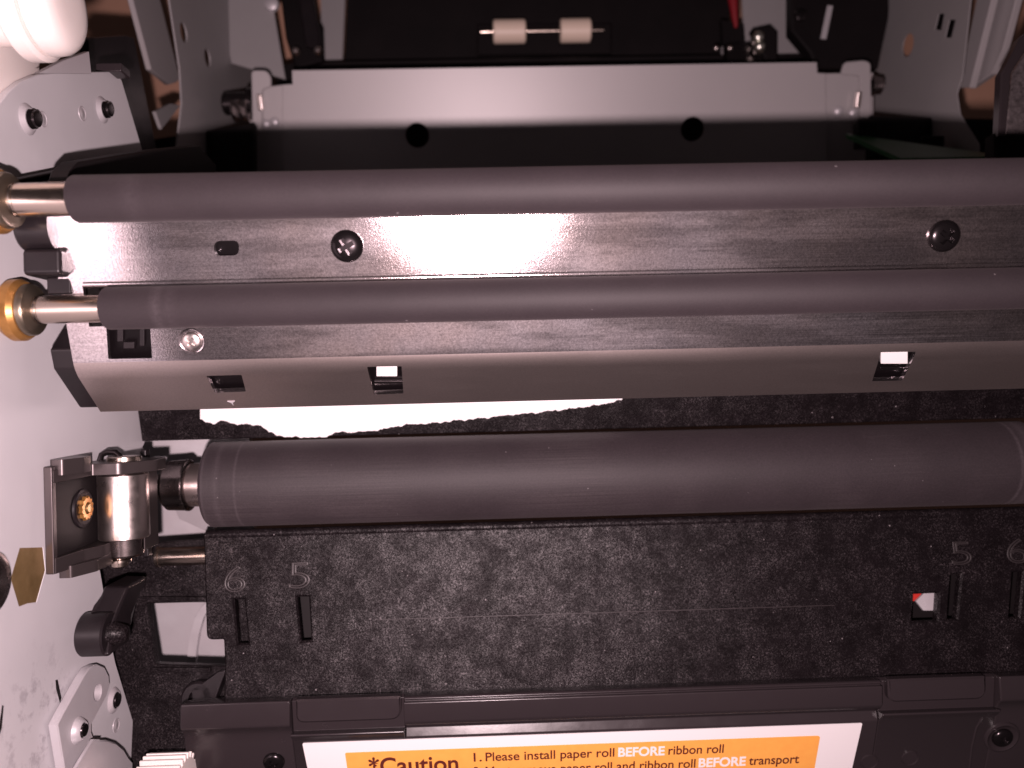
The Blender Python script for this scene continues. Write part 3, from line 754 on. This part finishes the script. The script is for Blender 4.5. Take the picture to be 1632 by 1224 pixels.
# ------------------------------------------------------------------ thick steel latch plate, disc and gear at the bottom left
sl = thing('latch_plate', 'thick grey steel plate with rounded end screwed to the bottom left', 'latch plate', at_x(120, 1230, -70.6))
lp = [(104, 1232), (91.5, 1155), (100, 1138), (134, 1077), (143, 1064), (155, 1058), (167, 1063), (174, 1077), (175, 1090), (168, 1114), (146, 1155), (146, 1166), (149, 1175), (152, 1178), (124, 1232)]
lh = [disc_mark(156, 1104, -70.6, 1.3)]
wplate('steel_plate', lp, -70.6, 1.6, 'zinc', sl, lh, bevel=0.2)
q = at_x(124, 1164, -70.6)
c_ = MB().lathe([(-0.1, 2.3), (0.5, 1.9), (1.0, 1.5), (1.05, 1.35), (1.0, 1.2), (-0.3, 1.2)], q, EX, 36).build('collar', 'zinc', sl)
prof = [(-0.4, 0.0), (-0.4, 1.15)]
for i in range(4): prof += [(i * 0.28, 1.18), (i * 0.28 + 0.14, 1.05)]
MB().lathe(prof + [(1.25, 1.0), (1.3, 0.0)], q, EX, 28).build('screw_tip', 'black_metal', c_)
hc = thing('bent_cover', 'pale curved metal cover below the thick latch plate', 'cover', at_x(170, 1240, -70))
wplate('cover_face', [(118, 1240), (153, 1180), (170, 1179), (186, 1184), (198, 1194), (205, 1206), (212, 1214), (212, 1240)], -69.4, 2.6, 'zinc', hc, bevel=0.3)
wplate('cover_flange', [(112, 1240), (150, 1178), (160, 1178), (130, 1240)], -68.6, 0.7, 'zinc', hc, bevel=0.1)
g = at_y(243, 1274, 143)
gz = g.z
gr = thing('drive_gear', 'small white plastic gear at the bottom edge near the latch plate', 'gear', (g.x, 148, gz - 8))
nt_ = 28; gt = []
for k_ in range(nt_):
    for dr, da in ((5.6, -0.42), (5.6, -0.26), (6.6, -0.13), (6.6, 0.13), (5.6, 0.26)):
        t_ = (k_ + da) * 2 * math.pi / nt_; gt.append((148 + dr * math.cos(t_), gz - 1.2 + dr * math.sin(t_)))
x0g, x1g = at_y(208, 1215, 143).x, at_y(279, 1215, 143).x
MB().poly([(x0g, a, b) for a, b in gt], (x1g - x0g, 0, 0)).build('tooth_ring', 'white_plastic', gr, bevel=0.12)
MB().lathe([(-2, 0), (-2, 2.5), (x1g - x0g + 2, 2.5), (x1g - x0g + 2, 0)], Vector((x0g, 148, gz - 1.2)), EX, 32).build('hub', 'white_plastic', gr)

# ------------------------------------------------------------------ front tray with the caution label
tr = thing('front_tray', 'glossy black plastic tray front along the bottom edge carrying the label', 'tray', at_y(820, 1260, 150))
def zat(py, Y, px=850): return at_y(px, py, Y).z
def tray_prof(kind):
    top = [(158, zat(1094, 158)), (152.0, zat(1098, 152))]
    if kind == 'mid':
        f = [(150.0, zat(1103, 150)), (149.5, zat(1107, 149.5)), (149.9, zat(1110, 149.9)), (149.2, zat(1113, 149.2)), (149.35, zat(1142, 149.35)), (149.5, zat(1145, 149.5)), (150.1, zat(1149, 150.1)), (151.85, zat(1151, 151.85)), (151.3, zat(1168, 151.3))]
    elif kind == 'tab':
        f = [(151.0, zat(1104, 151)), (151.4, zat(1136, 151.4)), (151.6, zat(1152, 151.6)), (149.6, zat(1157, 149.6)), (149.4, zat(1160, 149.4)), (149.8, zat(1163, 149.8)), (151.3, zat(1169, 151.3))]
    else:
        f = [(149.8, zat(1104, 149.8)), (149.4, zat(1140, 149.4)), (149.5, zat(1144, 149.5)), (150.3, zat(1148, 150.3)), (151.2, zat(1156, 151.2)), (151.3, zat(1168, 151.3))]
    low_ = [(156.0, zat(1270, 156)), (160, zat(1270, 160)), (160, zat(1094, 160))]
    return top + f + low_
def xat(px, py, Y=150): return at_y(px, py, Y).x
xs_ = [xat(288, 1140), xat(463, 1140), xat(644, 1135), xat(1404, 1105), xat(1592, 1110), 121.0]
for i, kd in enumerate(('end', 'tab', 'mid', 'tab', 'end')):
    pr2 = tray_prof(kd)
    MB().poly([(xs_[i] + 0.02, a, b) for a, b in pr2], (xs_[i + 1] - xs_[i] - 0.04, 0, 0)).build('tray_rim', 'black_gloss', tr, bevel=0.30, seg=3, ang=40)
# finger tabs
def tab(xa, xb, Y=149.3):
    o2 = rounded([(xa, zat(1140, Y)), (xb, zat(1140, Y)), (xb, zat(1103, Y)), (xa, zat(1103, Y))], [1.6, 2.2, 0.2, 0.2])
    plate('finger_tab', o2, (0, Y, 0), EX, EZ, 2.0, 'black_gloss', tr, bevel=0.35)
tab(xat(471, 1130, 149.3), xat(639, 1125, 149.3))
tab(xat(1416, 1100, 149.3), xat(1572, 1095, 149.3))
# face plane for label, screws and dimples
fP = Vector((0, 151.3, zat(1168, 151.3))); fQ = Vector((0, 156.0, zat(1270, 156)))
fd = (fQ - fP).normalized(); fn = Vector((0, fd.z, -fd.y)); fn = fn if fn.y < 0 else -fn
screw(tr, hit(437, 1213, fP, fn) + fn * 0.05, fn, 2.0, 'black_screw', 0.3)
sc_ = hit(1596, 1174, fP, fn)
MB().lathe([(0, 3.5), (0.35, 3.4), (0.5, 3.0), (0.2, 2.6), (0.1, 2.0), (0.1, 0)], sc_, fn, 40).build('screw_boss', 'black_gloss', tr)
screw(tr, sc_ + fn * 0.1, fn, 2.0, 'black_screw', 0.6)
for a, b in ((1385, 1214), (1450, 1208)):
    MB().lathe([(0, 1.75), (0.22, 1.7), (0.26, 1.6), (0.2, 1.5), (0.05, 1.45), (0.05, 0)], hit(a, b, fP, fn), fn, 36).build('dimple', 'black_gloss', tr)
rw = [hit(a, b, fP, fn) - fn * 0.15 for a, b in ((1567, 1140), (1556, 1160), (1549, 1190), (1544, 1236))]
MB().tube(rw, 0.32, 8).build('raised_line', 'black_gloss', tr)
# label
lb = thing('caution_label', 'white sticker with an orange caution box on the tray', 'label', hit(930, 1260, fP, fn))
fu = EX; fv = fn.cross(EX); fv = fv if fv.z > 0 else -fv
def lq(px, py): return uv(hit(px, py, fP, fn), fP, fu, fv)
a, b, = lq(482, 1183.5), lq(1374, 1152)
lo_ = rounded([(a[0] + 1.0, a[1] - 14), (b[0] - 1.0, a[1] - 14), (b[0], (a[1] + b[1]) / 2), (a[0], (a[1] + b[1]) / 2)], [0, 0, 0.3, 0.4])
plate('sticker', lo_, fP + fn * 0.14, fu, fv, 0.13, 'label_white', lb)
a, b = lq(550, 1199.5), lq(1307, 1170.5)
yt = (a[1] + b[1]) / 2
oo = rounded([(a[0] + 0.5, yt - 12), (b[0] - 0.5, yt - 12), (b[0], yt), (a[0], yt)], [0, 0, 0.7, 0.4])
plate('orange_box', oo, fP + fn * 0.18, fu, fv, 0.03, 'label_orange', lb)
tp = fP + fn * 0.18
def line(body, pl, pr_, cap, m, off): put_text('lettering', body, tp, fn, pl, pr_, cap, m, lb, offset=off, proud=0.03, thick=0.02)
line('*Caution', (589, 1234), (731, 1228), 25, 'ink', 0.02)
line('1.', (755, 1213.5), (768, 1213), 13.5, 'ink', 0.014)
line('Please install paper roll', (774, 1213), (979, 1205.5), 13.5, 'ink', 0.014)
line('BEFORE', (985, 1205.5), (1059, 1203), 13.5, 'label_white', 0.03)
line('ribbon roll', (1065, 1202.5), (1153, 1199.5), 13.5, 'ink', 0.014)
line('2.', (755, 1236), (768, 1235.5), 13.5, 'ink', 0.014)
line('Must remove paper roll and ribbon roll', (774, 1235.5), (1108, 1223), 13.5, 'ink', 0.014)
line('BEFORE', (1113, 1222.5), (1188, 1219.5), 13.5, 'label_white', 0.03)
line('transport', (1193, 1219), (1273, 1215.8), 13.5, 'ink', 0.014)

# ------------------------------------------------------------------ rear cross bar
YB = 245.0
cb = thing('cross_bar', 'broad pale grey metal cross bar at the back behind the top roller', 'cross bar', at_y(900, 300, YB))
bo = [(450, 300), (450, 135), (466, 134), (465, 112), (1302, 99), (1303, 116), (1316, 117), (1318, 300)]
bn_ = Vector((0, -math.cos(R(19)), -math.sin(R(19)))); bP = at_y(860, 150, YB); bP.x = 0
bv = bn_.cross(EX); bv = bv if bv.z > 0 else -bv
def bq(p, off=0.0): return uv(hit(p[0], p[1], bP + bn_ * off, bn_), bP + bn_ * off, EX, bv)
def bplate(name, pix, off, thick, m, parent, holes=(), bevel=0.15, rad=0.0):
    out = [bq(p, off) for p in pix]
    if rad: out = rounded(out, rad)
    return plate(name, out, bP + bn_ * off, EX, bv, thick, m, parent, holes, bevel)
bplate('bar_face', bo, 0, 1.2, 'bar_metal', cb, [circle(bq((665, 216)), 3.7), circle(bq((1104, 206)), 3.7)])
# recessed ends and ears
bplate('bar_end', [(398, 300), (398, 140), (428, 138), (452, 135), (452, 300)], -2.0, 1.2, 'bar_metal', cb)
bplate('bar_end', [(1314, 300), (1314, 117), (1392, 116), (1392, 300)], -2.0, 1.2, 'bar_metal', cb)
bplate('ear', [(402, 208), (400, 112), (424, 112), (432, 122), (432, 140), (418, 142), (418, 208)], 0.6, 1.2, 'bar_metal', cb, bevel=0.3, rad=1.2)
bplate('ear', [(1372, 200), (1371, 121), (1340, 119), (1346, 99), (1378, 96), (1388, 100), (1390, 200)], 0.6, 1.2, 'bar_metal', cb, bevel=0.3, rad=1.2)
for a, b in ((438, 195), (1336, 178), (424, 198), (1360, 180)):
    w = hit(a, b, bP - bn_ * 2, bn_); MB().lathe([(-0.1, 1.6), (0.6, 1.5), (1.1, 0.9), (1.2, 0)], w, bn_, 24).build('rivet', 'zinc', cb)
for a, b in ((414, 150), (1368, 146)):
    w = hit(a, b, bP, bn_); w2 = hit(a, b + 26, bP, bn_)
    MB().poly([Vector((x, q_.y, q_.z)) + bn_ * 1.4 for x, q_ in ((w.x - 0.8, w), (w.x + 0.8, w), (w.x + 0.8, w2), (w.x - 0.8, w2))], -bn_ * 2.0).build('catch', 'chrome', cb, bevel=0.4)
# pivot pins, one with a coil spring
w = at_y(400, 158, YB); w1 = at_y(352, 160, YB)
pn_ = thing('spring_pin', 'dark pivot pin with a coil spring at the left end of the back bar', 'pin', (w1.x, YB + 2, w1.z - 5))
MB().lathe([(0, 0), (0, 3.0), (0.5, 3.4), (w.x - w1.x - 1.5, 3.4), (w.x - w1.x - 1.4, 4.6), (w.x - w1.x, 4.6), (w.x - w1.x, 0)], Vector((w1.x, YB + 3, w1.z)), EX, 32).build('pin', 'black_metal', pn_)
hel = [Vector((w1.x + 4.2 + 4.6 * i / 60, YB - 2 + 3.0 * math.cos(i * 0.72), w1.z - 4.0 + 3.0 * math.sin(i * 0.72))) for i in range(61)]
MB().tube(hel, 0.35, 8).build('coil_spring', 'dark_chrome', pn_)
w = at_y(1391, 133, YB); w1 = at_y(1408, 133, YB)
o = MB().lathe([(0, 0), (0, 3.2), (1.2, 3.2), (1.4, 2.6), (w1.x - w.x, 2.6), (w1.x - w.x, 0)], Vector((w.x, YB + 2, w.z)), EX, 32).build('pivot_pin', 'dark_chrome')
tag(o, 'short dark pivot pin at the right end of the back bar', 'pin')

# ------------------------------------------------------------------ back of the housing
YK = 285.0
bk = thing('rear_housing', 'black inner housing wall behind the white guide wheels', 'housing', at_y(860, 300, YK))
fplate('back_panel', [(556, -80), (1168, -80), (1160, 100), (1160, 320), (547, 320), (548, 110)], YK, 3.0, 'black_far', bk, bevel=0.4)
fplate('wheel_recess', [(760, 38), (975, 36), (975, 84), (760, 86)], YK - 2.5, 2.5, 'black_far', bk, bevel=0.5)
fplate('lower_ledge', [(440, 104), (470, 98), (1300, 84), (1310, 130), (440, 140)], YK - 12, 6.0, 'black_far', bk, bevel=0.4)
q = at_y(766, 49, YK - 8); q2 = at_y(962, 45, YK - 8)
o = MB().tube([(q.x, YK - 7.5, q.z - 0.2), (q2.x, YK - 7.5, q.z - 0.2)], 0.75, 16).build('wheel_axle', 'shaft_steel')
tag(o, 'thin steel axle carrying the two white guide wheels', 'axle')
for (a, b, lab) in ((786, 838, 'left of the two small white guide wheels at the back'), (893, 942, 'right of the two small white guide wheels at the back')):
    xa, xb = at_y(a, 48, YK - 9).x, at_y(b, 48, YK - 9).x
    rr_ = 18.5 * (YK - 9) / F
    o = MB().lathe([(0, 0.8), (0, rr_ - 0.5), (0.5, rr_), (xb - xa - 0.5, rr_), (xb - xa, rr_ - 0.5), (xb - xa, 0.8)], Vector((xa, YK - 7.5, q.z - 0.2)), EX, 40).build('guide_wheel', 'ivory_plastic')
    tag(o, lab, 'wheel', 'white guide wheels at the back')
# grey frame strips left of the back panel
fz = thing('rear_frame_post', 'grey metal post beside the black housing at the top left', 'post', at_y(470, 120, 262))
fplate('post_face', [(510, -80), (553, -80), (546, 95), (512, 97)], 288.0, 1.2, 'zinc_far', fz, bevel=0.2)
fplate('post_face', [(336, -80), (420, -80), (452, 110), (455, 126), (368, 100)], 262.0, 1.2, 'zinc_far', fz, bevel=0.2)
mc = thing('rear_mechanism', 'black plastic mechanism with two glinting pins left of the housing', 'mechanism', at_y(480, 110, 268))
fplate('mechanism_body', [(440, -60), (492, -60), (498, 22), (512, 40), (514, 96), (470, 108), (455, 60)], 270.0, 4.0, 'black_far', mc, bevel=0.6)
fplate('mechanism_link', [(466, -60), (490, -60), (510, 60), (508, 80), (486, 72)], 265.0, 3.0, 'black_plastic', mc, bevel=0.6)
for a, b in ((471, 80), (506, 79)):
    w = at_y(a, b, 262); MB().lathe([(0, 1.5), (1.5, 1.4), (2.4, 0.8), (2.6, 0)], Vector((w.x, 264, w.z)), -EY, 24).build('pin', 'chrome', mc)
for a, b in ((434, 8), ):
    w = at_y(a, b, 262); MB().lathe([(0, 2.4), (1.5, 2.2), (2.0, 1.2), (2.1, 0)], Vector((w.x, 262, w.z)), -EY, 24).build('pin', 'zinc', mc)

# outer side plates left and right behind the bar
XO = -82.0
os_ = thing('outer_side_plate', 'shaded grey side plate with two oval holes at the upper left', 'side plate', at_x(330, 230, XO))
ho = [circle(wall_uv(293, 52, XO), 2.6), circle(wall_uv(331, 92, XO), 2.6)]
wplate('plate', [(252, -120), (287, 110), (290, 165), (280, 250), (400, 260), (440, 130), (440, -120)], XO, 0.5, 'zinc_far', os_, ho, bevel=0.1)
fs_ = thing('housing_flange', 'pale housing edge strip at the upper left between tan gaps', 'housing edge', at_x(260, 130, -96))
wplate('strip', [(196, -60), (240, -60), (287, 126), (282, 131), (270, 135), (241, 111)], -92.0, 1.5, 'bar_metal', fs_, bevel=0.2)
wplate('lower_corner', [(248, 178), (272, 165), (288, 168), (258, 206)], -88.0, 1.0, 'zinc_far', fs_, bevel=0.1)
sb = thing('shadow_block', 'black stand-in for the shadow between the left plate and the housing edge', 'block', at_x(215, 230, -80))
wplate('shadow_face', [(140, 60), (200, 56), (214, 60), (252, 250), (240, 262), (150, 262)], -84.0, 2.0, 'black_plastic', sb, bevel=0.2)  # dark sheet in the shape of the left plate's cast shadow
MB().box(at_x(146, 112, -74).x - 1, at_x(146, 112, -74).x + 4, at_x(160, 105, -74).y, at_x(160, 105, -74).y + 4, at_x(160, 114, -74).z, at_x(160, 100, -74).z).build('lug', 'black_gloss', sb, bevel=0.3)

XQ = 134.0
rs_ = thing('right_side_plate', 'shaded grey side plate with a hole and two slots at the upper right', 'side plate', at_x(1470, 200, XQ))
def rp_(pix): return [wall_uv(a, b, XQ) for a, b in pix]
hr = [circle(wall_uv(1447, 72, XQ), 3.4), rp_(((1496, 22), (1505, 22), (1500, 48), (1490, 47))), rp_(((1513, 31), (1523, 32), (1516, 60), (1506, 60)))]
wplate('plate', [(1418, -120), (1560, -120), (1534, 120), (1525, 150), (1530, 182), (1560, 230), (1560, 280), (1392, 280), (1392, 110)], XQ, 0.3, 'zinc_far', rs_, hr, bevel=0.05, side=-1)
for h0 in ((1447, 72),):
    w = at_x(*h0, XQ + 3); wplate('backing', [(1420, 20), (1480, 20), (1470, 120), (1425, 120)], XQ + 4, 1, 'tan_surface', rs_, side=-1)
wplate('backing', [(1480, 0), (1540, 0), (1530, 80), (1480, 80)], XQ + 4.5, 1, 'black_far', rs_, side=-1)
fr_ = thing('housing_flange', 'pale housing edge strip at the upper right beside a tan gap', 'housing edge', at_x(1570, 140, 150))
wplate('strip', [(1572, -80), (1600, -80), (1546, 140), (1528, 140)], 143.0, 2.0, 'bar_metal', fr_, bevel=0.2, side=-1)
wplate('strip', [(1588, -80), (1640, -80), (1598, 80), (1580, 118), (1546, 141)], 146.0, 2.0, 'bar_metal', fr_, bevel=0.2, side=-1)
# black module and fittings at the upper right
bm_ = thing('black_module', 'black boxed module with a bright slit at the upper right', 'module', at_y(1340, 100, 262))
fplate('module_body', [(1262, -80), (1440, -80), (1400, 108), (1300, 108), (1292, 84), (1262, 48)], 262.0, 6.0, 'black_far', bm_, bevel=0.6)
fplate('bright_slit', [(1319, 8), (1328, 9), (1317, 62), (1308, 61)], 256.5, 0.5, 'zinc', bm_, bevel=0.1)
w = at_y(1276, 24, 256); MB().lathe([(0, 2.0), (0.8, 1.8), (1.2, 1.0), (1.3, 0)], Vector((w.x, 256.5, w.z)), -EY, 24).build('screw_head', 'black_metal', bm_)
fq = thing('rear_fitting', 'grey bracket with two bright screw heads at the back right', 'bracket', at_y(1215, 100, 268))
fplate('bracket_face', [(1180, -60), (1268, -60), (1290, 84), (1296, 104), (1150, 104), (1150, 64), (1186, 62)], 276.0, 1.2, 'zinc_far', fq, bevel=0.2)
fplate('bracket_base', [(1158, 68), (1225, 64), (1228, 100), (1160, 100)], 268.0, 5.0, 'black_metal', fq, bevel=0.5)
fplate('clamp', [(1200, 44), (1228, 38), (1240, 50), (1240, 100), (1222, 100)], 266.0, 5.0, 'black_far', fq, bevel=0.6)
for a, b in ((1211, 56), (1213, 71)):
    w = at_y(a, b, 263); MB().lathe([(-1.5, 0), (-1.5, 2.0)] + [(2.0 * math.sin(t * math.pi / 16), 2.0 * math.cos(t * math.pi / 16)) for t in range(8)] + [(2.0, 0)], Vector((w.x, 264.8, w.z)), -EY, 32).build('screw_head', 'shiny_head', fq)
for a, b in ((1146, 70), (1168, 70)):
    w = at_y(a, b, 258); MB().lathe([(0, 0.9), (1.0, 0.8), (1.4, 0.4), (1.5, 0)], Vector((w.x, 262, w.z)), -EY, 20).build('pin', 'chrome', fq)
fplate('wire_clip', [(1150, 30), (1186, 38), (1188, 66), (1152, 70)], 270.0, 3.0, 'black_far', fq, bevel=0.4)
w_ = [at_y(x, y, 266) for x, y in ((1166, -30), (1168, 0), (1171, 28), (1173, 44))]
o = MB().tube(w_, [1.9, 1.7, 1.1, 0.6], 12).build('red_wire', 'red_cable'); tag(o, 'red wire dropping behind the back bar at the right', 'wire')
# circuit board and blocks low at the right behind the top roller
pcb = thing('circuit_board', 'dark green circuit board in the shadow at the right of the back bar', 'circuit board', at_y(1450, 265, 225))
w0, w1 = at_y(1385, 262, 222), at_y(1545, 262, 222)
z_ = w0.z
MB().poly([(w0.x, 205, z_ - 3), (w1.x, 205, z_ - 3), (w1.x, 228, z_ + 4.5), (w0.x, 236, z_ + 13.0)], (0, 0, -1.4)).build('board', 'green_board', pcb)
MB().box(w0.x + 2, w0.x + 8, 232, 236, z_ + 8, z_ + 16).build('connector', 'black_far', pcb, bevel=0.4)
MB().box(w0.x + 18, w0.x + 24, 226, 229, z_ + 4, z_ + 9).build('connector', 'black_far', pcb, bevel=0.4)
ls = thing('rear_shelf', 'black shelf under the side plates at the back', 'shelf', at_y(900, 262, 230))
for pix in ([(236, 222), (404, 196), (404, 310), (236, 310)], [(1388, 184), (1640, 190), (1640, 310), (1388, 310)]):
    fplate('shelf_face', pix, 238.0, 4.0, 'black_far', ls, bevel=0.5)
ft = thing('foil_bracket', 'black framed bracket with wrinkled silvery face at the right edge', 'bracket', at_y(1620, 240, 172))
fplate('frame_bar', [(1638, 50), (1634, 82), (1612, 116), (1604, 216), (1592, 216), (1596, 118), (1606, 100), (1626, 60)], 168.0, 2.5, 'black_gloss', ft, bevel=0.3)
fplate('foil_face', [(1700, 70), (1634, 84), (1614, 118), (1604, 216), (1640, 232), (1700, 232)], 171.0, 1.5, 'foil', ft, bevel=0.2)
fplate('foot', [(1586, 212), (1700, 212), (1700, 300), (1586, 300)], 169.0, 4.0, 'black_far', ft, bevel=0.4)
